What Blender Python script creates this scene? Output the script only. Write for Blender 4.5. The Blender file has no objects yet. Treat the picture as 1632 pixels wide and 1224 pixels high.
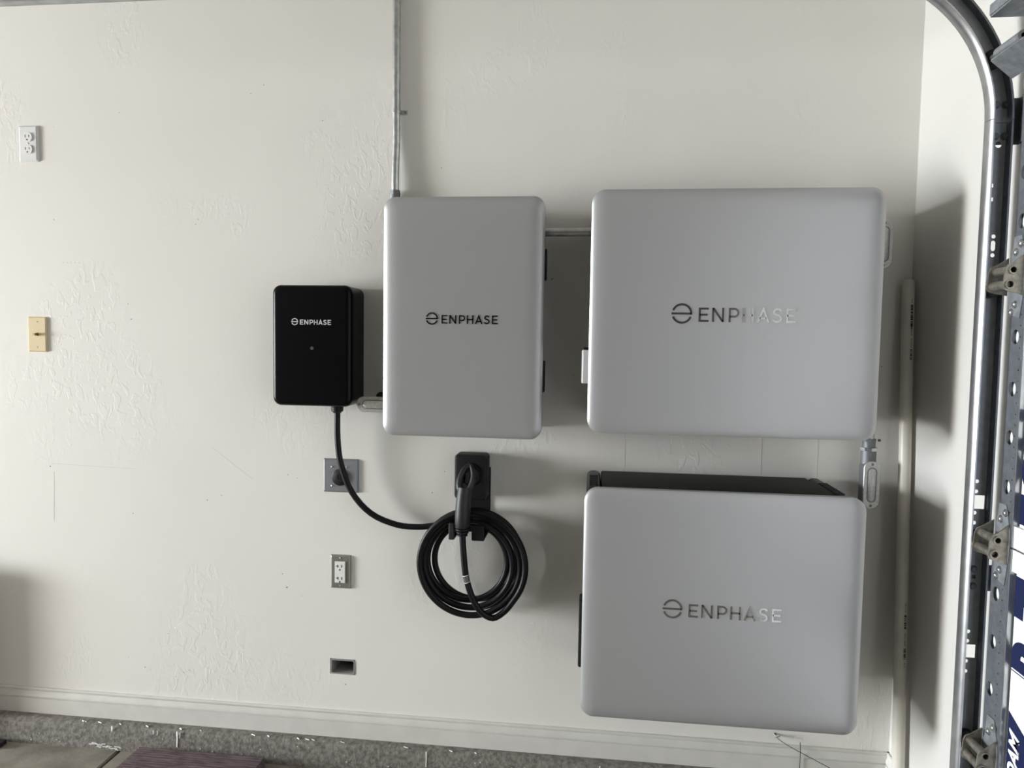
import bpy, bmesh, math, random
from mathutils import Vector, Matrix
random.seed(7)
sc = bpy.context.scene
C = sc.collection
PI = math.pi

# ------------------------------------------------------------------ camera
FPX, YAW, PITCH, ROLL = 1131.47, math.radians(-6.453), math.radians(-3.427), math.radians(0.902)
cam_d = bpy.data.cameras.new('camera'); cam = bpy.data.objects.new('camera', cam_d); C.objects.link(cam)
fwd = Vector((math.sin(YAW)*math.cos(PITCH), math.cos(YAW)*math.cos(PITCH), math.sin(PITCH)))
rgt = Vector((math.cos(YAW), -math.sin(YAW), 0)); upv = rgt.cross(fwd)
r2 = rgt*math.cos(ROLL) + upv*math.sin(ROLL); u2 = -rgt*math.sin(ROLL) + upv*math.cos(ROLL)
m3 = Matrix((r2, u2, -fwd)).transposed()
cam.matrix_world = Matrix.Translation((0, -2.2, 1.396)) @ m3.to_4x4()
cam_d.sensor_width = 36; cam_d.lens = FPX/1632*36; cam_d.clip_start = .02
sc.camera = cam

# ------------------------------------------------------------------ light
OPEN_X = -8.6          # far end of the garage: a roll-up door stands open there
w = bpy.data.worlds.new('sky'); sc.world = w; w.use_nodes = True
w.node_tree.nodes['Background'].inputs[0].default_value = (.75, .85, 1, 1)
w.node_tree.nodes['Background'].inputs[1].default_value = 1.0
def area(name, loc, target, sx, sy, power, col):
    d = bpy.data.lights.new(name, 'AREA'); d.shape = 'RECTANGLE'; d.size = sx; d.size_y = sy
    d.energy = power; d.color = col
    o = bpy.data.objects.new(name, d); C.objects.link(o); o.location = loc
    o.rotation_euler = (Vector(target)-Vector(loc)).to_track_quat('-Z', 'Z').to_euler()
    return o
# daylight arriving through the open door: sky from its upper half, sunlit drive from its lower half
area('daylight_sky', (OPEN_X-3.0, -2.4, 2.75), (0, -2.3, .6), 5.4, 2.2, 1800, (.76, .88, 1))
area('daylight_drive', (OPEN_X-.1, -2.35, 1.32), (0, -2.3, 1.7), 4.3, 1.6, 1010, (1, .96, .885))
sc.view_settings.view_transform = 'Standard'; sc.view_settings.look = 'None'
sc.view_settings.gamma = 1; sc.view_settings.use_curve_mapping = False
sc.view_settings.exposure = 0.34
sc.cycles.use_denoising = True
sc.cycles.max_bounces = 8; sc.cycles.diffuse_bounces = 4; sc.cycles.glossy_bounces = 3
sc.cycles.use_adaptive_sampling = True; sc.cycles.adaptive_threshold = .015

# ------------------------------------------------------------------ materials
M = {}
def mat(name, col, rough=.6, metal=0, noise=0, nscale=20, bump=0, bscale=60, spec=.5, coat=0, stretch=None, col2=None):
    m = bpy.data.materials.new(name); m.use_nodes = True; nt = m.node_tree
    b = nt.nodes['Principled BSDF']
    b.inputs['Base Color'].default_value = (*col, 1); b.inputs['Roughness'].default_value = rough
    b.inputs['Metallic'].default_value = metal; b.inputs['Specular IOR Level'].default_value = spec
    b.inputs['Coat Weight'].default_value = coat
    tc = nt.nodes.new('ShaderNodeTexCoord'); vec = tc.outputs['Object']
    if stretch:
        mp = nt.nodes.new('ShaderNodeMapping'); mp.inputs['Scale'].default_value = stretch
        nt.links.new(vec, mp.inputs[0]); vec = mp.outputs[0]
    if noise or col2:
        n = nt.nodes.new('ShaderNodeTexNoise'); n.inputs['Scale'].default_value = nscale; n.inputs['Detail'].default_value = 5
        nt.links.new(vec, n.inputs[0])
        mx = nt.nodes.new('ShaderNodeMix'); mx.data_type = 'RGBA'
        c2 = col2 or tuple(max(0, c*(1-noise)) for c in col)
        mx.inputs[6].default_value = (*c2, 1); mx.inputs[7].default_value = (*col, 1)
        rp = nt.nodes.new('ShaderNodeMapRange'); rp.inputs[1].default_value = .35; rp.inputs[2].default_value = .65
        nt.links.new(n.outputs[0], rp.inputs[0]); nt.links.new(rp.outputs[0], mx.inputs[0])
        nt.links.new(mx.outputs[2], b.inputs['Base Color'])
    if bump:
        n2 = nt.nodes.new('ShaderNodeTexNoise'); n2.inputs['Scale'].default_value = bscale; n2.inputs['Detail'].default_value = 4
        nt.links.new(vec, n2.inputs[0])
        bp = nt.nodes.new('ShaderNodeBump'); bp.inputs['Strength'].default_value = bump; bp.inputs['Distance'].default_value = .002
        nt.links.new(n2.outputs[0], bp.inputs['Height']); nt.links.new(bp.outputs[0], b.inputs['Normal'])
    M[name] = m
    return m

def wall_mat(name, col):
    """painted drywall: flat areas and patches of trowelled knock-down texture"""
    m = bpy.data.materials.new(name); m.use_nodes = True; nt = m.node_tree; N = nt.nodes.new; L = nt.links.new
    b = nt.nodes['Principled BSDF']; b.inputs['Roughness'].default_value = .62; b.inputs['Specular IOR Level'].default_value = .3
    tc = N('ShaderNodeTexCoord')
    mp = N('ShaderNodeMapping'); mp.inputs['Scale'].default_value = (1.35, 1, .8); mp.inputs['Rotation'].default_value = (0, .25, 0)
    L(tc.outputs['Object'], mp.inputs[0])
    n = N('ShaderNodeTexNoise'); n.inputs['Scale'].default_value = 27; n.inputs['Detail'].default_value = 2.5; n.inputs['Distortion'].default_value = .8
    L(mp.outputs[0], n.inputs[0])
    r = N('ShaderNodeMapRange'); r.inputs[1].default_value = .53; r.inputs[2].default_value = .57; L(n.outputs[0], r.inputs[0])
    pm = N('ShaderNodeTexNoise'); pm.inputs['Scale'].default_value = 2.1; pm.inputs['Detail'].default_value = 2; L(tc.outputs['Object'], pm.inputs[0])
    pr = N('ShaderNodeMapRange'); pr.inputs[1].default_value = .50; pr.inputs[2].default_value = .62; L(pm.outputs[0], pr.inputs[0])
    mu = N('ShaderNodeMath'); mu.operation = 'MULTIPLY'; L(r.outputs[0], mu.inputs[0]); L(pr.outputs[0], mu.inputs[1])
    fn = N('ShaderNodeTexNoise'); fn.inputs['Scale'].default_value = 5; fn.inputs['Detail'].default_value = 3; L(tc.outputs['Object'], fn.inputs[0])
    ad = N('ShaderNodeMath'); ad.operation = 'MULTIPLY_ADD'; ad.inputs[1].default_value = 1.6
    L(fn.outputs[0], ad.inputs[0]); L(mu.outputs[0], ad.inputs[2])
    bu = N('ShaderNodeBump'); bu.inputs['Strength'].default_value = .25; bu.inputs['Distance'].default_value = .0012
    L(ad.outputs[0], bu.inputs['Height']); L(bu.outputs[0], b.inputs['Normal'])
    # faint dirt mottling
    dn = N('ShaderNodeTexNoise'); dn.inputs['Scale'].default_value = 3.3; dn.inputs['Detail'].default_value = 6; L(tc.outputs['Object'], dn.inputs[0])
    mx = N('ShaderNodeMix'); mx.data_type = 'RGBA'
    mx.inputs[6].default_value = (*[c*.95 for c in col], 1); mx.inputs[7].default_value = (*col, 1)
    L(dn.outputs[0], mx.inputs[0])
    # sparse specks
    vo = N('ShaderNodeTexVoronoi'); vo.inputs['Scale'].default_value = 9; L(tc.outputs['Object'], vo.inputs[0])
    lt = N('ShaderNodeMath'); lt.operation = 'LESS_THAN'; lt.inputs[1].default_value = .016; L(vo.outputs['Distance'], lt.inputs[0])
    m2 = N('ShaderNodeMix'); m2.data_type = 'RGBA'; m2.inputs[7].default_value = (.33, .32, .30, 1)
    L(lt.outputs[0], m2.inputs[0]); L(mx.outputs[2], m2.inputs[6]); L(m2.outputs[2], b.inputs['Base Color'])
    M[name] = m
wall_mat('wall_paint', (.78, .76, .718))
wall_mat('return_paint_dimmed', (.60, .585, .555))  # wall paint darkened to offset the strong light on the return wall
mat('trim_paint', (.64, .625, .59), .45, noise=.06, nscale=14)
mat('concrete_curb', (.23, .215, .19), .85, nscale=75, bump=.8, bscale=160, col2=(.11, .10, .088))
mat('concrete_floor', (.29, .265, .22), .8, nscale=9, bump=.3, bscale=90, col2=(.17, .155, .125))
mat('ceiling_paint', (.40, .385, .36), .8, noise=.05)
mat('dark_panel', (.075, .068, .06), .7, noise=.3, nscale=4, stretch=(6, 6, .6))
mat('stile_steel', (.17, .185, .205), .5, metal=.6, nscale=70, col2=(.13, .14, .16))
mat('silver_paint', (.435, .435, .445), .38, metal=.48, noise=.03, nscale=2.2)
mat('chrome', (.40, .40, .40), .09, metal=1)
mat('black_body', (.010, .010, .010), .55, bump=.1, bscale=900, spec=.2)
mat('black_gloss', (.010, .010, .012), .35, spec=.3)
mat('black_satin', (.003, .003, .004), .30, spec=.12)
mat('black_plastic', (.007, .007, .008), .5, spec=.3, bump=.15, bscale=700)
mat('black_rubber', (.005, .005, .006), .42, spec=.25, bump=.1, bscale=300)
mat('handle_plastic', (.013, .0135, .016), .5, bump=.15, bscale=800)
mat('print_white', (.75, .75, .75), .35, metal=.2)
mat('led_grey', (.10, .10, .10), .3)
mat('galvanized', (.60, .61, .61), .30, metal=.92, nscale=55, col2=(.45, .46, .47))
mat('galv_dull', (.34, .36, .385), .5, metal=.7, nscale=60, col2=(.25, .265, .285))
mat('galv_web_lightened', (.52, .53, .54), .55, metal=.5, nscale=60, col2=(.44, .45, .46))  # track steel lightened to make up for the shade on the web
mat('track_steel', (.50, .51, .52), .32, metal=.9, nscale=30, col2=(.40, .41, .42))
mat('cast_alu', (.58, .575, .56), .45, metal=.6, nscale=120, bump=.3, bscale=250, col2=(.47, .465, .455))
mat('cast_grey', (.20, .21, .22), .55, metal=.5, bump=.3, bscale=300)
mat('hinge_steel', (.34, .315, .27), .45, metal=.8, nscale=80, col2=(.20, .185, .16))
mat('plate_white', (.74, .74, .75), .35)
mat('receptacle_white', (.80, .79, .76), .35)
mat('plate_tan', (.69, .57, .34), .4)
mat('plate_steel', (.38, .37, .35), .38, metal=.85, noise=.08, nscale=4, stretch=(1, 1, 60))
mat('plate_grey', (.26, .27, .29), .45, metal=.4, noise=.05)
mat('brass', (.32, .24, .13), .4, metal=.9)
mat('screw_steel', (.7, .7, .7), .25, metal=1)
mat('slot_black', (.006, .006, .006), .7)
mat('pvc', (.68, .645, .57), .4, noise=.10, nscale=9)
mat('ink', (.02, .018, .016), .6)
mat('mat_pile', (.16, .115, .12), .95, nscale=60, bump=.8, bscale=400, col2=(.075, .048, .054), stretch=(.3, 3, 1))
mat('door_steel', (.78, .78, .77), .45)
mat('foam_white', (.82, .83, .85), .6, bump=.2, bscale=300)
mat('navy_ink', (.008, .013, .055), .6, spec=.2)
mat('scuff', (.30, .29, .27), .8)
mat('pencil', (.66, .645, .61), .8)
mat('drip_white', (.75, .74, .71), .6)
mat('box_inside_shade', (.26, .255, .24), .7)  # white box liner darkened: recess shade put into its colour
mat('box_back_shade', (.03, .03, .03), .9)  # near-black back of the box, colour stands for the shade inside
mat('cabinet_black', (.02, .022, .028), .4)
mat('lens_tag', (.8, .8, .78), .5)

# ------------------------------------------------------------------ helpers
def rootloc(o):
    v = Vector((0, 0, 0))
    while o is not None:
        v += o.location; o = o.parent
    return v
def finish(name, bm, m, parent=None, loc=None, smooth=None, kind=None):
    """bm in world coordinates -> ONE mesh object, smoothed below an angle"""
    off = rootloc(parent) if parent else Vector(loc or (0, 0, 0))
    if off.length: bmesh.ops.translate(bm, vec=-off, verts=bm.verts)
    bmesh.ops.recalc_face_normals(bm, faces=bm.faces)
    if smooth:
        for f in bm.faces: f.smooth = True
        for e in bm.edges:
            if len(e.link_faces) == 2 and e.calc_face_angle(0) > math.radians(smooth): e.smooth = False
    me = bpy.data.meshes.new(name); bm.to_mesh(me); bm.free()
    me.materials.append(M[m])
    o = bpy.data.objects.new(name, me); C.objects.link(o)
    if parent: o.parent = parent
    else: o.location = off
    if kind: o['kind'] = kind
    return o
def tag(o, label, cat=None, group=None, kind=None):
    o['label'] = label
    if cat: o['category'] = cat
    if group: o['group'] = group
    if kind: o['kind'] = kind
    return o
def thing(name, loc, label, cat=None, group=None, kind=None):
    o = bpy.data.objects.new(name, None); o.empty_display_size = .05; C.objects.link(o); o.location = loc
    return tag(o, label, cat, group, kind)
def NB(): return bmesh.new()
def box(bm, x0, x1, y0, y1, z0, z1, bev=0, seg=2):
    vs = [bm.verts.new((x, y, z)) for x in (x0, x1) for y in (y0, y1) for z in (z0, z1)]
    fs = [(0,1,3,2), (4,6,7,5), (0,4,5,1), (2,3,7,6), (0,2,6,4), (1,5,7,3)]
    faces = [bm.faces.new([vs[i] for i in f]) for f in fs]
    if bev:
        es = list({e for f in faces for e in f.edges})
        bmesh.ops.bevel(bm, geom=es, offset=bev, segments=seg, affect='EDGES', profile=.5)
    return bm
def B(x0, x1, y0, y1, z0, z1, bev=0, seg=2): return box(NB(), x0, x1, y0, y1, z0, z1, bev, seg)
def tube(bm, pts, rad, n=14, cap=True, flat=None):
    """rings along a polyline; rad a number or one per point; flat=(a,b) scales the section"""
    pts = [Vector(p) for p in pts]; k = len(pts)
    rads = rad if isinstance(rad, (list, tuple)) else [rad]*k
    t0 = (pts[1]-pts[0]).normalized()
    ref = Vector((0, 1, 0)) if abs(t0.y) < .9 else Vector((0, 0, 1))
    u = t0.cross(ref).normalized(); rings = []
    for i in range(k):
        t = (pts[min(i+1, k-1)]-pts[max(i-1, 0)]).normalized()
        u = (u - t*u.dot(t)).normalized(); v = t.cross(u)
        fa, fb = flat or (1, 1)
        rings.append([bm.verts.new(pts[i] + u*(rads[i]*fa*math.cos(2*PI*j/n)) + v*(rads[i]*fb*math.sin(2*PI*j/n))) for j in range(n)])
    for a, b in zip(rings, rings[1:]):
        for j in range(n): bm.faces.new((a[j], a[(j+1)%n], b[(j+1)%n], b[j]))
    if cap: bm.faces.new(rings[0]); bm.faces.new(rings[-1])
    return bm
def catmull(pts, sub=8):
    P = [Vector(p) for p in pts]; P = [2*P[0]-P[1]] + P + [2*P[-1]-P[-2]]; out = []
    for i in range(1, len(P)-2):
        for s in range(sub):
            t = s/sub; a, b, c, d = P[i-1], P[i], P[i+1], P[i+2]
            out.append(.5*((2*b)+(c-a)*t+(2*a-5*b+4*c-d)*t*t+(3*b-a-3*c+d)*t**3))
    out.append(P[-2]); return out
def rrect(x0, x1, z0, z1, r, n=7):
    out = []
    for cx, cz, a0 in ((x1-r, z1-r, 0), (x0+r, z1-r, 90), (x0+r, z0+r, 180), (x1-r, z0+r, 270)):
        for i in range(n+1):
            a = math.radians(a0 + 90*i/n); out.append((cx+r*math.cos(a), cz+r*math.sin(a)))
    return out
def shell(bm, x0, x1, z0, z1, r, prof, n=7, back=True, rmin=.004, rk=1.0):
    """rounded rectangle facing -y, swept through rings (inset, y); closed front and back"""
    rings = []
    for ins, y in prof:
        rr = max(r-ins*rk, rmin)
        rings.append([bm.verts.new((x, y, z)) for x, z in rrect(x0+ins, x1-ins, z0+ins, z1-ins, rr, n)])
    for a, b in zip(rings, rings[1:]):
        k = len(a)
        for j in range(k): bm.faces.new((a[j], a[(j+1)%k], b[(j+1)%k], b[j]))
    if back: bm.faces.new(rings[0])
    bm.faces.new(rings[-1])
    return bm
def pillow(bm, x0, x1, z0, z1, r, ysil, lip, bulge, width, k=9, rk=.7):
    prof = [(.006, ysil+lip), (.001, ysil+lip), (0, ysil+lip-.002), (0, ysil)]
    for i in range(1, k+1):
        t = i/k; prof.append((width*(1-math.cos(t*PI/2)) * .55 + width*t*.45, ysil - bulge*(1-(1-t)**2.4)))
    return shell(bm, x0, x1, z0, z1, r, prof, rmin=.008, rk=rk)
def poly_holes(bm, outer, holes, conv, thick_vec=None):
    """plate with true holes; 2-D loops mapped by conv"""
    es = []
    for loop in [outer]+holes:
        vs = [bm.verts.new(conv(*p)) for p in loop]
        es += [bm.edges.new((vs[i], vs[(i+1) % len(vs)])) for i in range(len(vs))]
    bmesh.ops.triangle_fill(bm, use_beauty=True, edges=es)
    if thick_vec:
        ret = bmesh.ops.extrude_face_region(bm, geom=list(bm.faces))
        bmesh.ops.translate(bm, vec=thick_vec, verts=[g for g in ret['geom'] if isinstance(g, bmesh.types.BMVert)])
    return bm
def circ(cx, cz, r, n=12, sx=1, sz=1): return [(cx+r*sx*math.cos(2*PI*i/n), cz+r*sz*math.sin(2*PI*i/n)) for i in range(n)]
def sq(cx, cz, w, h): return [(cx-w/2, cz-h/2), (cx+w/2, cz-h/2), (cx+w/2, cz+h/2), (cx-w/2, cz+h/2)]
def slot(cx, cz, w, h, n=6):
    r = w/2; out = []
    for i in range(n+1): a = PI*i/n; out.append((cx+r*math.cos(a), cz+h/2-r+r*math.sin(a)))
    for i in range(n+1): a = PI+PI*i/n; out.append((cx+r*math.cos(a), cz-h/2+r+r*math.sin(a)))
    return out
def disc(bm, c, axis, r, h, n=16, dome=0, flat=(1, 1)):
    a = Vector(axis).normalized(); c = Vector(c)
    pts, rs = [c, c+a*h], [r, r]
    if dome:
        for t in (.35, .7, .92): pts.append(c+a*(h+dome*t)); rs.append(r*math.sqrt(1-t*t))
    return tube(bm, pts, rs, n, flat=flat)
def ribbon(bm, pts, wid, conv, thick):
    """flat stroke of constant width along a 2-D polyline, extruded by thick"""
    k = len(pts); L, R_ = [], []
    P = [Vector(p) for p in pts]
    for i in range(k):
        d1 = (P[i]-P[i-1]).normalized() if i else (P[1]-P[0]).normalized()
        d2 = (P[i+1]-P[i]).normalized() if i < k-1 else d1
        n1 = Vector((-d1.y, d1.x)); n2 = Vector((-d2.y, d2.x)); mm = (n1+n2).normalized()
        s = wid/2/max(.35, mm.dot(n1)); L.append(P[i]+mm*s); R_.append(P[i]-mm*s)
    tv = Vector(thick); A = [Vector(conv(*p)) for p in L]; Bq = [Vector(conv(*p)) for p in R_]
    a0 = [bm.verts.new(p) for p in A]; b0 = [bm.verts.new(p) for p in Bq]
    a1 = [bm.verts.new(p+tv) for p in A]; b1 = [bm.verts.new(p+tv) for p in Bq]
    for i in range(k-1):
        bm.faces.new((a0[i], a0[i+1], b0[i+1], b0[i])); bm.faces.new((a1[i], b1[i], b1[i+1], a1[i+1]))
        bm.faces.new((a0[i], a1[i], a1[i+1], a0[i+1])); bm.faces.new((b0[i], b0[i+1], b1[i+1], b1[i]))
    for i in (0, k-1): bm.faces.new((a0[i], b0[i], b1[i], a1[i]))
    return bm
def arc(cx, cy, r, a0, a1, n=20): return [(cx+r*math.cos(math.radians(a0+(a1-a0)*i/n)), cy+r*math.sin(math.radians(a0+(a1-a0)*i/n))) for i in range(n+1)]
GLYPH = {
 'E': [[(.69,.93),(.07,.93),(.07,.07),(.69,.07)], [(.07,.5),(.62,.5)]],
 'N': [[(.07,0),(.07,1)], [(.09,.97),(.74,.03)], [(.76,0),(.76,1)]],
 'P': [[(.07,0),(.07,.93),(.39,.93)]+arc(.39,.66,.27,90,-90,12)[1:]+[(.07,.39)]],
 'H': [[(.07,0),(.07,1)], [(.70,0),(.70,1)], [(.07,.5),(.70,.5)]],
 'A': [[(.05,0),(.415,.94),(.78,0)], [(.19,.29),(.64,.29)]],
 'S': [[(v.x, v.y) for v in catmull([(.61,.80,0),(.50,.91,0),(.34,.94,0),(.17,.88,0),(.10,.74,0),(.17,.60,0),(.34,.53,0),(.52,.45,0),(.60,.27,0),(.52,.12,0),(.33,.06,0),(.15,.11,0),(.05,.23,0)], 3)]],
}
def wordmark(parent, x0, zb, cap, y, m, wid=.14):
    """round emblem and seven raised letters, baseline zb, front face towards -y"""
    conv = lambda a, b: (x0+a*cap, y, zb+b*cap)
    th = (0, -.0012, 0)
    bm = NB(); R = .725-wid*.53; cx, cy = .725, .572; s = wid*1.06
    ribbon(bm, arc(cx, cy, R, 160, 0, 24)+[(cx+R, cy-s/2)], s, conv, th)
    ribbon(bm, [(cx-.725, cy), (cx+R, cy)], s, conv, th)
    ribbon(bm, arc(cx, cy, R, 200, 340, 20), s, conv, th)
    e = finish('emblem', bm, m, parent)
    for ch, ox in zip('ENPHASE', (1.90, 2.83, 3.98, 4.92, 5.92, 6.95, 7.90)):
        bm = NB()
        for st in GLYPH[ch]: ribbon(bm, st, wid, lambda a, b: conv(ox+a, b), th)
        finish('letter', bm, m, parent)
def text_mesh(name, body, size, conv, m, parent, off=0, shear=0, th=(0, 0, 0)):
    cu = bpy.data.curves.new('t', 'FONT'); cu.body = body; cu.size = size; cu.offset = off; cu.shear = shear
    o = bpy.data.objects.new('t', cu); C.objects.link(o)
    dg = bpy.context.evaluated_depsgraph_get(); me = bpy.data.meshes.new_from_object(o.evaluated_get(dg))
    bm = NB(); bm.from_mesh(me)
    for v in bm.verts: v.co = Vector(conv(v.co.x, v.co.y))
    bpy.data.objects.remove(o); bpy.data.curves.remove(cu); bpy.data.meshes.remove(me)
    if Vector(th).length:
        ret = bmesh.ops.extrude_face_region(bm, geom=list(bm.faces))
        bmesh.ops.translate(bm, vec=th, verts=[g for g in ret['geom'] if isinstance(g, bmesh.types.BMVert)])
    return finish(name, bm, m, parent)

# ------------------------------------------------------------------ room shell
XR = .9185            # inner face of the wall with the roll-up door
YF = -9.0             # far side of the garage, behind the camera
ZT = 2.9
# back wall with the cut-out for an old box
HX0, HX1, HZ0, HZ1 = -.8377, -.7522, .2938, .3451
wall_back = finish('wall_back', poly_holes(NB(), [(OPEN_X, 0), (XR+.12, 0), (XR+.12, ZT), (OPEN_X, ZT)],
        [[(HX0, HZ0), (HX1, HZ0), (HX1, HZ1), (HX0, HZ1)]], lambda a, b: (a, 0, b), (0, .016, 0)), 'wall_paint', kind='structure')
tag(wall_back, 'off-white painted drywall with patches of knockdown texture')
box_bm = NB()
finish('wall_outer_face', B(OPEN_X, XR+.12, .12, .14, 0, ZT), 'ceiling_paint', wall_back)
# wall with the roll-up door (opening from y=-.60 to -5.0, up to z=2.10)
bm = NB(); DY0, DY1, DZ = -.545, -2.62, 2.06
box(bm, XR, XR+.12, DY0, 0, 0, ZT); box(bm, XR, XR+.12, DY1, DY0, DZ, ZT); box(bm, XR, XR+.12, -3.0, DY1, 0, ZT)
tag(finish('wall_right', bm, 'return_paint_dimmed', kind='structure'), 'off-white return wall beside and above the roll-up door')
finish('wall_far_right', B(XR, XR+.12, YF, -3.0, 0, ZT), 'dark_panel', kind='structure')
# far-left wall with the open doorway
bm = NB(); OY0, OY1, OZ = -.15, -4.55, 2.25
box(bm, OPEN_X-.12, OPEN_X, OY0, .016, 0, ZT); box(bm, OPEN_X-.12, OPEN_X, OY1, OY0, OZ, ZT); box(bm, OPEN_X-.12, OPEN_X, YF, OY1, 0, ZT)
finish('wall_left', bm, 'wall_paint', kind='structure')
finish('wall_front', B(OPEN_X-.12, XR+.12, YF-.12, YF, 0, ZT), 'dark_panel', kind='structure')
finish('ceiling', B(OPEN_X-.12, XR+.12, YF, .016, ZT, ZT+.1), 'ceiling_paint', kind='structure')
# slab in panels with tooled joints
JX = [OPEN_X-.12, -4.6, -1.555, XR+.3]; fl = None
floor_root = thing('floor', (0, 0, 0), 'worn grey concrete garage slab', kind='structure')
for i in range(3):
    for y0, y1 in ((YF, -3.0), (-3.0, 0)):
        bm = B(JX[i]+.005, JX[i+1]-.005, y0+.004, y1-.004, -.1, 0, .004, 1)
        finish('slab_panel', bm, 'concrete_floor', floor_root)
finish('joint_filler', B(OPEN_X-.12, XR+.3, YF, 0, -.1, -.012), 'concrete_curb', floor_root)
# concrete stem wall under the drywall
bm = NB(); prof = [(0, .0865), (-.030, .0865), (-.042, .083), (-.049, .074), (-.051, .06), (-.052, 0), (0, 0)]
nx = 90; rings = []
for i in range(nx+1):
    x = OPEN_X + (XR-OPEN_X)*i/nx
    rings.append([bm.verts.new((x, y+(random.uniform(-.0012, .0012) if 0 < j < 5 else 0), z+(random.uniform(-.0015, .0008) if 1 < j < 5 else 0))) for j, (y, z) in enumerate(prof)])
for a, b in zip(rings, rings[1:]):
    for j in range(len(prof)): k = (j+1) % len(prof); bm.faces.new((a[j], a[k], b[k], b[j]))
bm.faces.new(rings[0]); bm.faces.new(rings[-1])
curb = finish('trim_1', bm, 'concrete_curb', smooth=50, kind='structure'); tag(curb, 'grey concrete stem wall below the baseboard')
# paint drips on the curb
dr = NB()
for x, z0, z1, wd in ((-1.578, .068, .083, .006), (-1.43, .068, .08, .003), (-1.416, .066, .08, .003), (-1.345, .030, .083, .006), (-1.336, .062, .08, .003), (-.50, .035, .084, .003), (.05, .05, .084, .003)):
    tube(dr, [(x, -.0505, z1), (x+.001, -.052, (z0+z1)/2), (x, -.0525, z0)], [wd/2*1.3, wd/2, wd/2*.8], 8, flat=(1, .4))
for i in range(26):
    x = -1.66+.004*i+random.uniform(-.01, .01); z = .018-.0004*i+random.uniform(-.006, .006)
    tube(dr, [(x, -.0525, z), (x+random.uniform(.006, .02), -.0525, z+random.uniform(-.004, .002))], .0016, 6, flat=(1, .4))
for i in range(30):
    x = random.uniform(-1.95, .2); z = random.uniform(.01, .07); disc(dr, (x, -.0515, z), (0, -1, 0), random.uniform(.0008, .0022), .0012, 6)
for i in range(16):
    x = random.uniform(-1.9, -.2); tube(dr, [(x, -.036, .0862), (x+random.uniform(.005, .016), -.040, .0852)], random.uniform(.001, .0025), 6, flat=(1, .4))
finish('paint_drips', dr, 'drip_white', curb, kind='stuff')
# baseboards: moulded profile
def baseboard(name, conv, length, label):
    bm = NB(); pr = [(0, .086), (.0135, .086), (.0135, .1375), (.0095, .139), (.0095, .1415), (.0135, .143), (.0125, .151), (.0075, .158), (.0065, .1625), (.009, .1655), (.009, .170), (.0065, .1725), (0, .1725)]
    A = [bm.verts.new(conv(0, d, z)) for d, z in pr]; Bv = [bm.verts.new(conv(length, d, z)) for d, z in pr]
    for j in range(len(pr)): k = (j+1) % len(pr); bm.faces.new((A[j], A[k], Bv[k], Bv[j]))
    bm.faces.new(A); bm.faces.new(Bv)
    o = finish(name, bm, 'trim_paint', smooth=35, kind='structure'); tag(o, label); return o
baseboard('baseboard_back', lambda s, d, z: (OPEN_X+s, -d, z), XR-OPEN_X, 'white moulded baseboard running along the back wall')
baseboard('baseboard_right', lambda s, d, z: (XR-d, -s, z), .54, 'short white baseboard on the return wall behind the plastic pipe')
bm = B(XR-.05, XR, -.54, -.052, 0, .0865, .004)
tag(finish('trim_2', bm, 'concrete_curb', kind='structure'), 'grey concrete stem wall under the return wall')

# wear on the wall: nail holes, scuffs, pencil lines
sm = NB(); cv = lambda a, b: (a, -.0002, b)
for x, z, s in ((-1.824,.948,.006), (-1.525,.799,.004), (-1.2815,1.7746,.004), (-1.79,1.7765,.004), (-1.21,.873,.004), (-1.26,.855,.005), (-1.405,.392,.003), (-1.0,.62,.005), (-.985,.575,.006), (-.935,.55,.003),
    (-1.49,.27,.004), (-1.47,.262,.003), (-1.35,.262,.003), (-1.33,.27,.003), (-1.38,.246,.003), (-1.55,.30,.003), (-1.29,1.76,.003), (-1.55,2.12,.003), (-1.1,2.17,.003), (-.13,1.59,.007), (-1.53,1.50,.003), (-1.52,1.45,.005),
    (-.98,.95,.004), (-.95,.94,.003), (.83,1.335,.008), (.845,1.34,.004), (-.48,1.93,.003), (-.785,.26,.005), (-.5,.91,.004), (-.46,.98,.003)):
    poly = circ(x, z, s*.5, 7, random.uniform(.8, 1.3), random.uniform(.8, 1.3)); sm.faces.new([sm.verts.new(cv(*p)) for p in poly])
for i in range(5): sm.faces.new([sm.verts.new(cv(*p)) for p in circ(-1.76+i*.0145, 1.635, .0013, 6)])
finish('scuff_marks', sm, 'scuff', wall_back, kind='stuff')
pl = NB()
for a, b, wd in (((-1.82,.958),(-1.51,.95),.0012), ((-1.24,1.03),(-1.1,.93),.0010), ((-.11,1.77),(-.01,1.771),.0022), ((.105,1.2),(.105,1.0),.002), ((.51,1.2),(.513,1.0),.002), ((.675,1.16),(.675,1.0),.0025), ((-1.81,.93),(-1.815,.76),.0012)):
    ribbon(pl, [a, b], wd, lambda p, q: (p, 0, q), (0, -.0003, 0))
finish('pencil_lines', pl, 'pencil', wall_back, kind='stuff')

# old box in the wall
t = thing('electrical_box', (-.795, 0, .29), 'open rectangular cut-out with an empty white box low on the wall', 'electrical box')
bm = NB(); fw = .004
poly_holes(bm, rrect(HX0+.002, HX1-.001, HZ0+.001, HZ1-.001, .006, 4), [rrect(HX0+.002+fw, HX1-.001-fw, HZ0+.001+fw, HZ1-.001-fw, .004, 4)], lambda a, b: (a, -.0015, b), (0, .075, 0))
finish('housing', bm, 'box_inside_shade', t, smooth=30)
finish('back_plate', B(HX0+.002, HX1-.001, .072, .076, HZ0+.001, HZ1-.001), 'box_back_shade', t)

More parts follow.
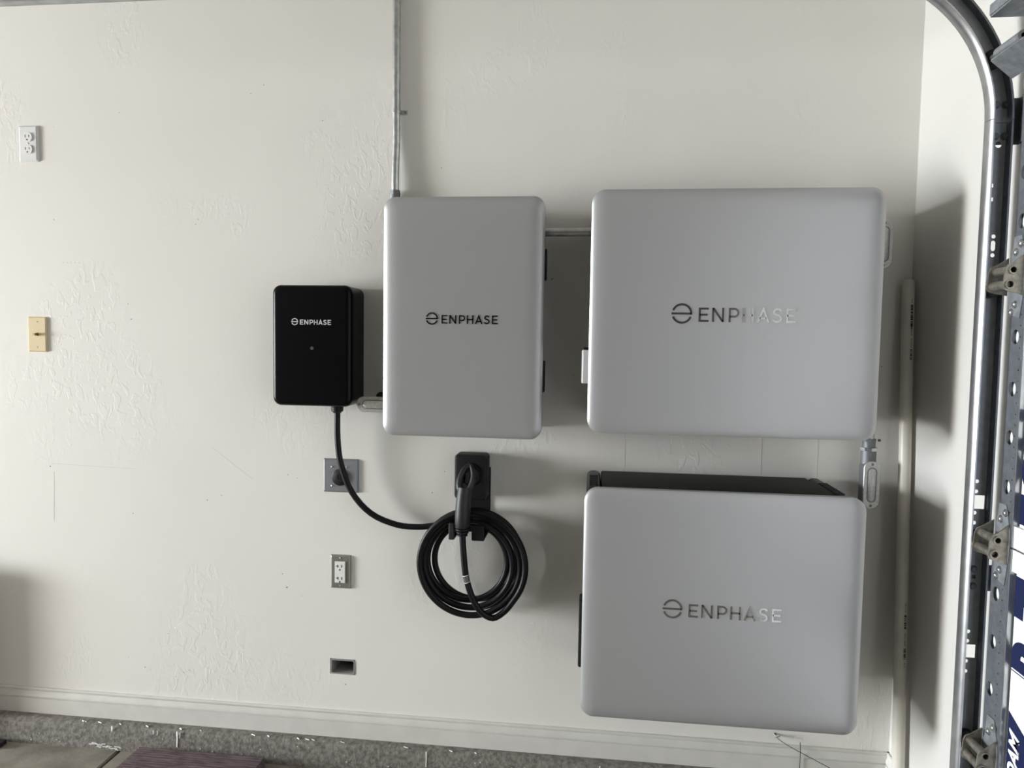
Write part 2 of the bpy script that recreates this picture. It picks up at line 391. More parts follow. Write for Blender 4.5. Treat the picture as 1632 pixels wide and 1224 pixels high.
# ------------------------------------------------------------------ silver energy cabinets
def battery(label, x0, x1, z0, z1, loc, upper):
    t = thing('battery_cabinet', loc, label, 'battery', 'silver battery cabinets')
    ys, yb = -.3188, -.02
    bx0, bx1, bz0, bz1 = x0+.004, x1-.022, z0+.014, z1-.006
    bm = NB(); shell(bm, bx0+.042, bx1-.042, bz0, bz1, .006, [(.004, yb), (0, yb-.004), (0, -.27), (.004, -.286)], 3)
    body = finish('body', bm, 'black_body', t, smooth=40)
    for a, b in ((bx0, bx0+.0405), (bx1-.0405, bx1)):
        bm = NB(); shell(bm, a, b, bz0, bz1, .016, [(.004, yb), (0, yb-.004), (0, -.268), (.004, -.28)], 5)
        sp = finish('side_panel', bm, 'black_gloss', t, smooth=40)
        sl = NB()
        for k in range(12):
            yy = -.10-.013*k
            box(sl, a+.008, b-.008, yy-.005, yy, bz1-.001, bz1+.0012)
        finish('vent_slot', sl, 'black_plastic', sp, kind='stuff')
    finish('wall_bracket', B(bx0+.05, bx1-.05, yb-.002, 0, bz0+.06, bz1-.06, .004), 'galv_dull', t)
    bm = NB(); pillow(bm, x0, x1, z0, z1, .036, ys, .022, .0115, .062)
    cover = finish('front_cover', bm, 'silver_paint', t, smooth=30)
    return t, cover
up, cov = battery('large silver battery cabinet mounted upper right, with mirror lettering', -0.0109, 0.7170, 1.1581, 1.7929, (.355, 0, 1.157), True)
wordmark(cov, .1987, 1.454, .03605, -.3302, 'chrome')
finish('side_latch', B(-.030, -.004, -.215, -.165, 1.282, 1.376, .004), 'plate_white', up)
finish('side_latch', B(-.026, -.004, -.205, -.175, 1.376, 1.383, .001), 'black_plastic', up)
finish('top_bracket', B(.14, .34, -.05, -.03, 1.78, 1.836, .002), 'galv_dull', up)
finish('top_bracket', B(.50, .60, -.05, -.03, 1.78, 1.838, .002), 'galv_dull', up)
lo, cov = battery('large silver battery cabinet mounted lowest, with its black top showing', -0.0133, 0.7031, 0.3855, 1.0107, (.35, 0, .3806), False)
wordmark(cov, .1979, .6795, .03525, -.3302, 'chrome')
for z0, z1 in ((.502, .60), (.604, .691)):
    finish('side_latch', B(-.0225, -.004, -.285, -.225, z0, z1, .005), 'black_gloss', lo)
finish('side_latch', B(.690, .7085, -.25, -.23, .53, .56, .003), 'black_gloss', lo)

t = thing('combiner_cabinet', (-.377, 0, 1.1144), 'narrow upright silver cabinet with black lettering, right of the black charger', 'electrical cabinet')
bm = NB(); shell(bm, -.596, -.158, 1.13, 1.792, .02, [(.004, -.002), (0, -.006), (0, -.150), (.003, -.158)], 4)
finish('body', bm, 'black_body', t, smooth=40)
bm = NB(); pillow(bm, -0.6098, -0.1422, 1.1153, 1.8068, .034, -.1745, .02, .0115, .060)
cov = finish('front_cover', bm, 'silver_paint', t, smooth=30)
mat('dark_chrome', (.05, .05, .05), .2, metal=1)
wordmark(cov, -.4808, 1.4444, .02438, -.1862, 'dark_chrome')
for z0, z1 in ((1.5767, 1.668), (1.2474, 1.3405)):
    finish('hinge', B(-.160, -.1400, -.115, -.085, z0, z1, .003), 'black_plastic', t)

# ------------------------------------------------------------------ black car charger with its cable
t = thing('car_charger', (-.85, 0, 1.1888), 'black wall-mounted car charger with pale lettering', 'car charger')
cx0, cx1, cz0, cz1 = -.9764, -.7245, 1.1888, 1.5574
bm = NB(); shell(bm, cx0+.001, cx1-.001, cz0+.001, cz1-.001, .024, [(.004, -.0008), (0, -.004), (0, -.092)], 7)
finish('body', bm, 'black_satin', t, smooth=40)
bm = NB(); prof = [(.002, -.0935), (0, -.0945), (0, -.1085)] + [(.017*(1-math.cos(a*PI/16)), -.1085-.0165*math.sin(a*PI/16)) for a in range(1, 9)]
shell(bm, cx0, cx1, cz0, cz1, .026, prof, 8, rmin=.009, rk=1)
cov = finish('front_cover', bm, 'black_satin', t, smooth=40)
wordmark(cov, -.9121, 1.4375, .01451, -.1252, 'print_white', .175)
finish('status_light', disc(NB(), (-.8478, -.1245, 1.366), (0, -1, 0), .0052, .001, 14), 'led_grey', cov)
bm = NB(); tube(bm, [(-.7935, -.055, 1.192), (-.7935, -.055, 1.184)], .021, 6); tube(bm, [(-.7935, -.055, 1.184), (-.7935, -.055, 1.170), (-.7935, -.055, 1.164)], [.0195, .0185, .012], 18)
finish('cable_gland', bm, 'black_plastic', t, smooth=40)
# cable: down from the gland, across to the coil, four turns clockwise, up to the handle
pts = [(-.7935, -.055, 1.19), (-.7945, -.052, 1.159), (-.7950, -.048, 1.08), (-.785, -.045, 1.0), (-.750, -.043, .911), (-.688, -.040, .8445), (-.606, -.036, .811), (-.535, -.032, .806), (-.485, -.030, .8125)]
LOOPS = [(.150, -.356, .716), (.157, -.360, .712), (.111, -.364, .722), (.129, -.367, .717), (.146, -.357, .719), (.163, -.350, .717), (.163, -.350, .717)]
th0, th1, n = 138, -38-360*5, 180
for i in range(n+1):
    th = th0+(th1-th0)*i/n; s = (th0-th)/360
    k = min(int(s), len(LOOPS)-2); fr = min(1, s-k); fr = fr*fr*(3-2*fr)
    r, lx, lz = [LOOPS[k][j]*(1-fr)+LOOPS[k+1][j]*fr for j in range(3)]
    pts.append((lx+r*math.cos(math.radians(th)), -.028-.0165*s, lz+r*math.sin(math.radians(th))))
pts += [(-.2475, -.119, .583), (-.2820, -.124, .5625), (-.3187, -.131, .584), (-.344, -.137, .629), (-.362, -.140, .689), (-.3690, -.141, .746), (-.3735, -.142, .803), (-.3745, -.142, .85)]
cable = finish('charging_cable', tube(NB(), catmull(pts, 4), .0096, 12), 'black_rubber', t, smooth=60)
for a, b in (((-.3640, -.1403, .697), (-.3636, -.1402, .6952)), ((-.3588, -.1396, .676), (-.3582, -.1395, .6742))):
    finish('cable_tag', tube(NB(), [a, b], .0101, 14, False), 'lens_tag', cable)
finish('cable_sleeve', tube(NB(), [(-.3636, -.1402, .6952), (-.3588, -.1396, .676)], .0099, 14, False), 'led_grey', cable)
# handle (hangs nose-in in the holster)
h = NB()
hp = [(-.3745, -.142, .845), (-.374, -.143, .852), (-.3735, -.144, .88), (-.373, -.143, .91), (-.372, -.140, .935), (-.370, -.134, .955)]
tube(h, hp, [.021, .0235, .0235, .0225, .0215, .022], 18, flat=(1, 1.15))
hd = finish('plug_handle', h, 'handle_plastic', t, smooth=50)
# wishbone: two arms rise to the nose around a dark trigger opening
for sx, e in ((-1, -.3665), (1, -.343)):
    bm = NB(); a = [(-.371+sx*.008, -.136, .945), (-.370+sx*.017, -.131, .962), (-.367+sx*.019, -.122, .985), (-.364+sx*.012, -.110, 1.008), (-.362, -.098, 1.022)]
    tube(bm, catmull(a, 4), [.0115-.0052*i/16 for i in range(17)], 12, flat=(1, 1.4)); finish('plug_arm', bm, 'handle_plastic', hd, smooth=60)
bm = NB(); tube(bm, [(-.364, -.0668, .985), (-.364, -.085, .985), (-.364, -.112, .983), (-.364, -.120, .982)], [.030, .029, .024, .016], 20); finish('plug_nose', bm, 'black_plastic', hd, smooth=50)
bm = NB(); tube(bm, [(-.366, -.122, .968), (-.364, -.114, .995), (-.363, -.104, 1.008)], [.010, .011, .008], 10); finish('trigger', bm, 'black_gloss', hd, smooth=60)
for k, (z, r) in enumerate(((.846, .0235), (.838, .0215), (.829, .0185), (.820, .0155))):
    bm = tube(NB(), [(-.3743, -.142, z), (-.3743, -.142, z-.0045)], r, 16); finish('strain_ring', bm, 'black_rubber', hd, smooth=40)

# holster for the plug
t = thing('plug_holster', (-.366, 0, .80), 'black plug holster with a hook, below the narrow silver cabinet', 'holster')
hx0, hx1 = -.4176, -.3150
bm = NB(); shell(bm, hx0, hx1, .905, 1.0465, .013, [(.002, -.004), (0, -.006), (0, -.052), (.003, -.060), (.008, -.062)], 5)
finish('housing', bm, 'black_plastic', t, smooth=40)
bm = NB(); tube(bm, [(-.364, -.0615, .985), (-.364, -.066, .985)], [.036, .034], 24); finish('socket_ring', bm, 'black_gloss', t, smooth=40)
finish('back_plate', B(-.4176, -.3110, -.004, 0, .79, 1.0, .002), 'black_plastic', t)
bm = NB(); box(bm, -.418, -.4005, -.136, -.001, .7995, .808, .003); box(bm, -.348, -.310, -.136, -.001, .7995, .808, .003); finish('hook_arm', bm, 'black_plastic', t)
finish('hook_lip', B(-.418, -.4005, -.138, -.129, .7995, .850, .003), 'handle_plastic', t)
finish('hook_lip', B(-.348, -.310, -.138, -.129, .7995, .846, .003), 'black_plastic', t)

# ------------------------------------------------------------------ wall plates
def bevel_plate(x0, x1, z0, z1, y, b, hole=None):
    bm = NB(); shell(bm, x0, x1, z0, z1, .003, [(0, 0), (0, -.0015), (b*.6, y*.8), (b, y)], 2, rmin=.001)
    return bm
t = thing('duplex_outlet', (-1.872, 0, 1.966), 'white duplex outlet high at the left edge', 'outlet', 'wall plates')
finish('plate', bevel_plate(-1.9064, -1.837, 1.9658, 2.0833, -.007, .006), 'plate_white', t)
finish('screw', disc(NB(), (-1.8717, -.007, 2.0246), (0, -1, 0), .003, .0008, 12, .0008), 'receptacle_white', t)
for zc in (2.0445, 2.0047):
    loop = [(-1.8717+x, zc+z) for x, z in [(.0168*math.cos(a), .0168*math.sin(a)) for a in [2*PI*i/32 for i in range(32)]]]
    loop = [(x, max(zc-.0138, min(zc+.0138, z))) for x, z in loop]
    bm = NB(); vs = [bm.verts.new((x, -.0065, z)) for x, z in loop]; f = bm.faces.new(vs)
    r = bmesh.ops.extrude_face_region(bm, geom=[f]); bmesh.ops.translate(bm, vec=(0, -.0035, 0), verts=[g for g in r['geom'] if isinstance(g, bmesh.types.BMVert)])
    rc = finish('receptacle', bm, 'receptacle_white', t)
    for dx, hh in ((-.0065, .009), (.0065, .0075)): finish('slot', B(-1.8717+dx-.0011, -1.8717+dx+.0011, -.0103, -.0098, zc+.003-hh/2, zc+.003+hh/2), 'slot_black', rc)
    finish('ground_hole', disc(NB(), (-1.8717, -.0098, zc-.0085), (0, -1, 0), .0026, .0005, 10), 'slot_black', rc)
t = thing('cable_jack_plate', (-1.856, 0, 1.336), 'small tan wall plate with a single brass jack', 'wall plate', 'wall plates')
finish('plate', bevel_plate(-1.891, -1.822, 1.3365, 1.4535, -.006, .004), 'plate_tan', t)
bm = NB(); tube(bm, [(-1.8565, -.006, 1.395), (-1.8565, -.008, 1.395)], .0062, 6); tube(bm, [(-1.8565, -.008, 1.395), (-1.8565, -.02, 1.395)], .0042, 14)
finish('jack', bm, 'brass', t, smooth=40)
for z in (1.437, 1.352): finish('screw', disc(NB(), (-1.8565, -.006, z), (0, -1, 0), .0026, .0006, 10, .0006), 'plate_tan', t)
t = thing('power_receptacle', (-.80, 0, .8998), 'square grey steel plate with a round black receptacle, behind the hanging cable', 'outlet', 'wall plates')
finish('plate', bevel_plate(-.8595, -.7415, .8998, 1.0092, -.0065, .005), 'plate_grey', t)
rc = NB(); tube(rc, [(-.8015, -.006, .950), (-.8015, -.010, .950), (-.8015, -.0115, .950)], [.0272, .0272, .025], 28); rc = finish('receptacle', rc, 'black_plastic', t, smooth=40)
for x0, x1, z0, z1 in ((-.812, -.8085, .938, .958), (-.8085, -.798, .938, .9415), (-.794, -.7905, .938, .958), (-.806, -.797, .963, .9665)):
    finish('slot', B(x0, x1, -.0122, -.0112, z0, z1), 'slot_black', rc)
for x, z in ((-.829, .983), (-.7795, .983), (-.829, .921), (-.7795, .921)): finish('screw', disc(NB(), (x, -.0065, z), (0, -1, 0), .0032, .0006, 12, .0014), 'screw_steel', t, smooth=50)
t = thing('rectangular_outlet', (-.80, 0, .583), 'brushed steel plate with a white rectangular outlet', 'outlet', 'wall plates')
finish('plate', bevel_plate(-.8355, -.7660, .5831, .694, -.0065, .005), 'plate_steel', t)
rc = finish('receptacle', B(-.8185, -.784, -.0095, -.005, .603, .6735, .001), 'receptacle_white', t)
for zc in (.658, .618):
    for x0, x1, z0, z1 in ((-.8095, -.8072, zc-.004, zc+.005), (-.8145, -.8095, zc-.0005, zc+.0015), (-.7965, -.7942, zc-.004, zc+.005)):
        finish('slot', B(x0, x1, -.0101, -.0094, z0, z1), 'slot_black', rc)
    finish('ground_hole', disc(NB(), (-.8017, -.0094, zc-.0115), (0, -1, 0), .0026, .0006, 10), 'slot_black', rc)
for z in (.6845, .5925): finish('screw', disc(NB(), (-.8008, -.0065, z), (0, -1, 0), .0026, .0006, 10, .0008), 'screw_steel', t, smooth=50)

# ------------------------------------------------------------------ conduit
t = thing('conduit_pipe', (-.620, -.05, 1.80), 'vertical galvanized conduit rising above the narrow silver cabinet', 'conduit', 'conduits')
cp = [(-.6205, -.021, 1.793), (-.6205, -.021, 1.87), (-.6208, -.019, 1.93), (-.6192, -.016, 2.00), (-.6200, -.0145, 2.07), (-.6202, -.0145, 2.10), (-.6212, -.0135, 2.22), (-.6222, -.013, 2.36), (-.6222, -.013, 2.6), (-.6222, -.013, 2.89)]
finish('pipe', tube(NB(), catmull(cp, 5), .0122, 18), 'galvanized', t, smooth=60)
bm = NB(); tube(bm, [(-.6215, -.021, 1.858), (-.6215, -.021, 1.851), (-.6215, -.021, 1.8505), (-.6215, -.021, 1.843)], [.0165, .0165, .0175, .0175], 8); tube(bm, [(-.6215, -.021, 1.843), (-.6215, -.021, 1.793)], .0165, 18)
finish('connector', bm, 'cast_grey', t, smooth=30)
bm = NB(); tube(bm, [(-.6202, -.0148, 2.1065), (-.6202, -.0148, 2.0935)], .0136, 18); box(bm, -.610, -.5985, -.004, 0, 2.0935, 2.1065); box(bm, -.6095, -.6075, -.016, 0, 2.0945, 2.1055); box(bm, -.607, -.588, -.003, 0, 2.0935, 2.1065, .001)
sp = finish('strap', bm, 'galvanized', t)
finish('screw', disc(NB(), (-.5945, -.003, 2.1), (0, -1, 0), .0038, .001, 12, .0015), 'cast_grey', sp)
t = thing('conduit_nipple', (-.08, -.05, 1.71), 'short horizontal galvanized conduit joining two silver cabinets', 'conduit', 'conduits')
finish('pipe', tube(NB(), [(-.1575, -.05, 1.7240), (-.0078, -.05, 1.7255)], .0128, 18), 'galvanized', t, smooth=60)
finish('locknut', tube(NB(), [(-.157, -.05, 1.7240), (-.150, -.05, 1.7240)], .019, 8), 'galvanized', t)

def conduit_body(t, xc, zc, w_, h_, ytop, yback, horiz=False, m='cast_alu', mb='cast_grey'):
    """oval-covered fitting; cover on the -y side"""
    x0, x1, z0, z1 = (xc-w_/2, xc+w_/2, zc-h_/2, zc+h_/2)
    r = min(w_, h_)/2
    bm = NB(); shell(bm, x0+.003, x1-.003, z0+.003, z1-.003, r-.004, [(.008, yback), (.001, yback-.008), (0, ytop+.003)], 8)
    finish('body', bm, mb, t, smooth=40)
    bm = NB(); shell(bm, x0, x1, z0, z1, r-.0005, [(0, ytop+.003), (0, ytop), (.0015, ytop-.0015)], 10, rmin=.003)
    cv_ = finish('cover', bm, m, t, smooth=35)
    g = .013 if not horiz else .009
    i0, i1, k0, k1 = (x0+.0095, x1-.0095, z0+.0185, z1-.0185) if not horiz else (x0+.0185, x1-.0185, z0+.0095, z1-.0095)
    rr_ = min(i1-i0, k1-k0)/2-.0004
    bm = NB(); poly_holes(bm, rrect(i0, i1, k0, k1, rr_, 8), [rrect(i0+.003, i1-.003, k0+.003, k1-.003, rr_-.003, 8)], lambda a, b: (a, ytop-.0016, b), (0, -.0004, 0))
    finish('cover_groove', bm, 'cast_grey', cv_)
    bm = NB(); shell(bm, i0+.003, i1-.003, k0+.003, k1-.003, rr_-.003, [(0, ytop), (0, ytop-.0025), (.003, ytop-.0042)], 8, rmin=.002)
    finish('cover_panel', bm, m, cv_, smooth=40)
    for s in (-1, 1):
        c = (xc, ytop-.0012, zc+s*(h_/2-.0095)) if not horiz else (xc+s*(w_/2-.0095), ytop-.0012, zc)
        finish('screw', disc(NB(), c, (0, -1, 0), .0038, .0008, 10, .001), 'cast_grey', cv_)
t = thing('conduit_elbow', (-.67, -.05, 1.172), 'horizontal silver conduit fitting left of the narrow silver cabinet', 'conduit fitting', 'conduit fittings')
conduit_body(t, -.6585, 1.1962, .122, .0478, -.09, -.03, True, mb='cast_alu')
finish('locknut', tube(NB(), [(-.655, -.001, 1.217), (-.655, -.05, 1.217)], .0155, 14), 'black_plastic', t, smooth=40)
t = thing('conduit_elbow', (.80, -.05, .934), 'oval-covered conduit fitting between the two large cabinets on the right', 'conduit fitting', 'conduit fittings')
conduit_body(t, .7985, 1.0030, .0452, .1375, -.09, -.035)
bm = NB(); tube(bm, [(.7985, -.058, 1.060), (.7985, -.058, 1.098)], .0205, 20); finish('hub', bm, 'cast_grey', t, smooth=40)
bm = NB(); tube(bm, [(.7985, -.058, 1.098), (.7985, -.058, 1.107)], .0235, 8); finish('locknut', bm, 'galvanized', t)
bm = NB(); tube(bm, [(.7985, -.058, 1.107), (.7985, -.058, 1.124)], .0175, 18); tube(bm, [(.7985, -.058, 1.124), (.7985, -.058, 1.132)], .0195, 8); finish('connector', bm, 'cast_grey', t, smooth=30)
bm = NB(); tube(bm, [(.7985, -.058, 1.12), (.7985, -.058, 1.27), (.790, -.058, 1.32), (.76, -.058, 1.355), (.7035, -.058, 1.362)], .0135, 16); finish('pipe', bm, 'galvanized', t, smooth=60)
disc_bm = disc(NB(), (.8235, -.058, 1.128), (1, 0, 0), .004, .006, 8); finish('screw', disc_bm, 'cast_grey', t)
t = thing('conduit_elbow', (.80, -.05, 1.62), 'pale conduit fitting peeking out right of the upper large cabinet', 'conduit fitting', 'conduit fittings')
conduit_body(t, .8025, 1.684, .047, .136, -.09, -.035, False, 'cast_alu', 'cast_alu')
finish('pipe', tube(NB(), [(.7005, -.058, 1.64), (.79, -.058, 1.64)], .0135, 16), 'galvanized', t, smooth=60)

# ------------------------------------------------------------------ white plastic pipe in the corner
t = thing('plastic_pipe', (.893, -.137, 0), 'tall cream plastic pipe leaning in the corner', 'pipe')
p0, p1 = Vector((.8935, -.137, 0)), Vector((.8950, -.034, 1.589))
bm = NB(); n = 24; ax = (p1-p0).normalized(); u = ax.cross(Vector((0, 1, 0))).normalized(); v = ax.cross(u)
def pp(s, r, a): return p0 + (p1-p0)*s + u*(r*math.cos(a)) + v*(r*math.sin(a))
PR = .0167
rings = [[bm.verts.new(pp(s, r, 2*PI*j/n)) for j in range(n)] for s, r in ((0, PR-.002), (0, PR), (1, PR), (1, PR-.0025), (.9, PR-.0025))]
for a, b in zip(rings, rings[1:]):
    for j in range(n): bm.faces.new((a[j], a[(j+1)%n], b[(j+1)%n], b[j]))
tube_o = finish('tube', bm, 'pvc', t, smooth=50)
# printed marks near the right-hand side of the pipe
mk = NB()
toward = Vector((-.35, -1, 0)); base_a = math.atan2(toward.dot(v), toward.dot(u))
def patch(s0, s1, a0, a1):
    q = []
    for i in range(4): q.append((pp(s0, PR+.0003, base_a+a0+(a1-a0)*i/3), pp(s1, PR+.0003, base_a+a0+(a1-a0)*i/3)))
    for (a, b), (c, d) in zip(q, q[1:]): mk.faces.new([mk.verts.new(p) for p in (a, c, d, b)])
sgn = 1 if pp(.5, PR, base_a+.8).x > pp(.5, PR, base_a-.8).x else -1
def zs(z): return z/1.589
for zt, zb in ((1.520, 1.450), (1.392, 1.362), (.640, .598), (.545, .512)):
    k = int((zt-zb)/.0045)
    for i in range(k):
        a = zb+(zt-zb)*i/k; patch(zs(a), zs(a+random.choice((.002, .003, .0038))), sgn*.38, sgn*.82)
for zt, zb in ((1.46, 1.43), (1.42, 1.395), (1.535, 1.522), (.585, .55), (.67, .645), (.50, .49)):
    z = zb
    while z < zt: patch(zs(z), zs(z+.0025), sgn*.5, sgn*random.uniform(.58, .7)); z += .0045
finish('printed_mark', mk, 'ink', tube_o, kind='stuff')

# scribble on the return wall, low beside the pipe
bm = NB()
for st in ([(-.018, .235), (-.030, .240), (-.024, .252), (-.016, .246), (-.030, .258)], [(-.020, .262), (-.032, .268), (-.022, .275), (-.034, .280)]):
    ribbon(bm, st, .003, lambda a, b: (XR-.0002, a, b), (-.0002, 0, 0))
finish('marker_scribble', bm, 'ink', bpy.data.objects['wall_right'], kind='stuff')

# loose wires at the baseboard below the lowest cabinet
t = thing('loose_wire', (.59, -.01, .19), 'thin dark loose wires poking out above the baseboard below the lowest cabinet', 'wire')
for pts in ([(.585, 0, .205), (.588, -.015, .197), (.62, -.02, .178), (.66, -.022, .159), (.70, -.022, .140), (.745, -.024, .119)], [(.6555, -.012, .187), (.6553, -.0165, .172), (.656, -.017, .150), (.6556, -.018, .10)]):
    finish('strand', tube(NB(), catmull(pts, 4), .0010, 6), 'slot_black', t)
finish('clip', tube(NB(), [(.580, 0, .203), (.584, -.012, .200), (.594, -.015, .206)], .0035, 8), 'plate_steel', t)

# ------------------------------------------------------------------ ribbed doormat
t = thing('doormat', (-1.25, -.22, 0), 'maroon ribbed doormat on the concrete floor at the foot of the wall', 'doormat')
mx0, mx1, my0, my1 = -1.468, -1.030, -.62, -.070
finish('backing', B(mx0, mx1, my0, my1, .0, .028, .003), 'mat_pile', t)
nr = 46
rib_me = None
for i in range(nr):
    y = my1-.006-(my1-my0-.012)*i/(nr-1)
    bm = tube(NB(), [(mx0+.003, y, .0295), (mx1-.003, y, .0295)], .0053, 8); finish('rib', bm, 'mat_pile', t, smooth=60)

# flat black case leaning on the wall just outside the left edge
t = thing('storage_case', (-2.35, -.08, 0), 'flat black case leaning on the wall, its foot just entering at the lower left edge', 'case')
finish('body', B(-2.70, -2.13, -.098, -.056, .014, .60, .008), 'cabinet_black', t)
bm = B(-2.48, -2.32, -.086, -.068, .624, .638, .005); box(bm, -2.48, -2.466, -.084, -.070, .598, .63); box(bm, -2.334, -2.32, -.084, -.070, .598, .63)
finish('handle', bm, 'black_plastic', t)
for x in (-2.68, -2.26): finish('foot', B(x, x+.045 if x > -2.2 else x+.1, -.125, -.056, 0, .014, .002), 'slot_black', t)
finish('foot_bar', B(-2.20, -1.955, -.10, -.065, .001, .016, .002), 'slot_black', t)

# ------------------------------------------------------------------ roll-up door track
def sweep(bm, path, prof):
    """path: list of (x,z,nx,nz); prof: closed list of (n,b): n outward, b towards -y from y=-.50"""
    rings = []
    for x, z, nx_, nz_ in path: rings.append([bm.verts.new((x+nx_*a, -.50-b, z+nz_*a)) for a, b in prof])
    k = len(prof)
    for p, q in zip(rings, rings[1:]):
        for j in range(k): bm.faces.new((p[j], p[(j+1)%k], q[(j+1)%k], q[j]))
    bm.faces.new(rings[0]); bm.faces.new(rings[-1]); return bm
def sheet(pl, th=.0016):
    P = [Vector(p) for p in pl]; out = []
    for i in range(len(P)):
        d1 = (P[i]-P[i-1]).normalized() if i else (P[1]-P[0]).normalized(); d2 = (P[i+1]-P[i]).normalized() if i < len(P)-1 else d1
        nn = (Vector((-d1.y, d1.x))+Vector((-d2.y, d2.x))).normalized(); out.append(P[i]+nn*th)
    return [tuple(p) for p in P]+[tuple(p) for p in reversed(out)]
TX, TW, Z1, TR = .8445, .0470, 1.880, .334
t = thing('door_track', (.875, -.50, .02), 'curved galvanized roll-up door track on the right, with punched holes', 'door track')
inner = sheet([(.002, 0), (-.0005, .004), (0, .019), (.0015, .026), (.0045, .029), (.007, .0275)])
outer = sheet([(TW-.004, .0255), (TW-.0015, .026), (TW, .022), (TW+.0005, .004), (TW-.002, 0)])
web = [(.002, 0), (TW-.002, 0), (TW-.002, .0016), (.002, .0016)]
full = [inner, outer]
vert = [(TX, z, 1, 0) for z in (.02, .5, 1.0, 1.5, Z1+.0105)]
curve = []
for i in range(25):
    a = PI/2*i/24; curve.append((TX-TR+TR*math.cos(a), Z1+.012+TR*math.sin(a)-.0, math.cos(a), math.sin(a)))
horiz = [(TX-TR-.002-s, Z1+.012+TR, 0, 1) for s in (0, 1, 2, 3, 3.4)]
finish('inner_flange', sweep(NB(), vert, inner), 'track_steel', t, smooth=50)
finish('outer_flange', sweep(NB(), vert, outer), 'stile_steel', t, smooth=50)  # darker steel than the inner flange: shade put into the colour
# web of the vertical run, with its holes
H = []
for x, z in ((.875, 1.8442),): H.append(circ(x, z, .0068))
for x, z in ((.8655, 1.7559), (.8665, 1.7258)): H.append(sq(x, z, .008, .0085))
H += [circ(.8755, 1.6448, .0046), slot(.8755, 1.6242, .0095, .023), circ(.8755, 1.6035, .0046)]
for x, z in ((.8695, 1.0969), (.869, 1.0739), (.868, 1.0249), (.868, 1.0018), (.8685, .7496), (.8675, .7274), (.867, .6801), (.867, .6564)): H.append(circ(x, z, .0046))
H += [sq(.8735, 1.0497, .0285, .031), sq(.8715, .7041, .0285, .031), sq(.8735, .8773, .0085, .009)]
H += [circ(.869, .36, .0046), sq(.8725, .32, .0285, .031), circ(.869, .28, .0046)]
bm = poly_holes(NB(), [(TX+.002, .02), (TX+TW-.002, .02), (TX+TW-.002, Z1+.0105), (TX+.002, Z1+.0105)], H, lambda a, b: (a, -.50, b), (0, -.0016, 0))
finish('vertical_web', bm, 'galv_web_lightened', t)
finish('inner_flange', sweep(NB(), curve, inner), 'track_steel', t, smooth=50)
finish('outer_flange', sweep(NB(), curve, outer), 'stile_steel', t, smooth=50)  # same darkened steel, painting the flange's shade along the curve
bm = sweep(NB(), curve, web); finish('curved_web', bm, 'galv_web_lightened', t, smooth=50)
bm = NB(); [sweep(bm, horiz, p) for p in full+[web]]; finish('horizontal_run', bm, 'track_steel', t, smooth=50)
for x, z in ((.8655, 1.9295), (.8845, 1.9291), (.8665, 1.8619), (.8855, 1.8616), (.8715, .896), (.8715, .8567)):
    bm = NB(); tube(bm, [(x, -.5016, z), (x, -.503, z)], .0085, 16); tube(bm, [(x, -.503, z), (x, -.507, z)], .0058, 6)
    finish('bolt', bm, 'cast_grey', t, smooth=40)
# angle brackets that tie the track to the wall
def bracket(z0, z1, y1):
    bm = poly_holes(NB(), [(-.497, z0), (y1, z0), (y1, z1), (-.497, z1)], [slot((-.50+y1)/2+.004, (z0+z1)/2, .009, .03)], lambda a, b: (XR-.0035, a, b), (.003, 0, 0))
    b_ = finish('bracket', bm, 'cast_grey', t)
    finish('bracket_leg', B(TX+TW-.03, XR-.001, -.4985, -.4955, z0, z1), 'cast_grey', b_)
bm = NB(); box(bm, TX+.012, XR-.001, -.4985, -.4955, .845, .905); box(bm, XR-.004, XR-.001, -.545, -.4955, .845, .905); finish('bracket', bm, 'cast_grey', t)
bm = NB(); box(bm, TX+.012, XR-.001, -.4985, -.4955, 1.845, 1.945); box(bm, XR-.004, XR-.001, -.56, -.4955, 1.845, 1.945); box(bm, XR-.010, XR-.004, -.528, -.520, 1.845, 1.945); finish('bracket', bm, 'cast_grey', t)
finish('hanger_bar', B(-2.22, -2.18, -.53, -.50, 2.28, ZT, .001), 'galv_dull', t)

# ------------------------------------------------------------------ roll-up door
door = thing('door_1', (.89, -.6, 0), 'closed roll-up door with steel stiles and white foam insulation boards', kind='structure')
def DX(z): return .870
SEAMS = [.0, .43, .985, 1.545, 2.085]
SY0, SY1 = -.598, -.6440
TH = .042
def quadpatch(bm, ya, yb, za, zb, dx0, dx1):
    vs = []
    for dx in (dx0, dx1):
        for y, z in ((ya, za), (yb, za), (yb, zb), (ya, zb)): vs.append(bm.verts.new((DX(z)+dx, y, z)))
    for f in ((0,1,2,3), (4,7,6,5), (0,4,5,1), (1,5,6,2), (2,6,7,3), (3,7,4,0)): bm.faces.new([vs[i] for i in f])
    return bm
SH = [(-.6145, 1.4219), (-.6145, 1.3135), (-.6145, 1.2116), (-.6145, 1.1072), (-.5975, .8722), (-.5955, .7663), (-.594, .6614), (-.5935, .5547), (-.6145, 1.98), (-.6145, 1.87), (-.6145, 1.76), (-.6145, 1.66), (-.594, .33), (-.594, .22), (-.594, .11)]
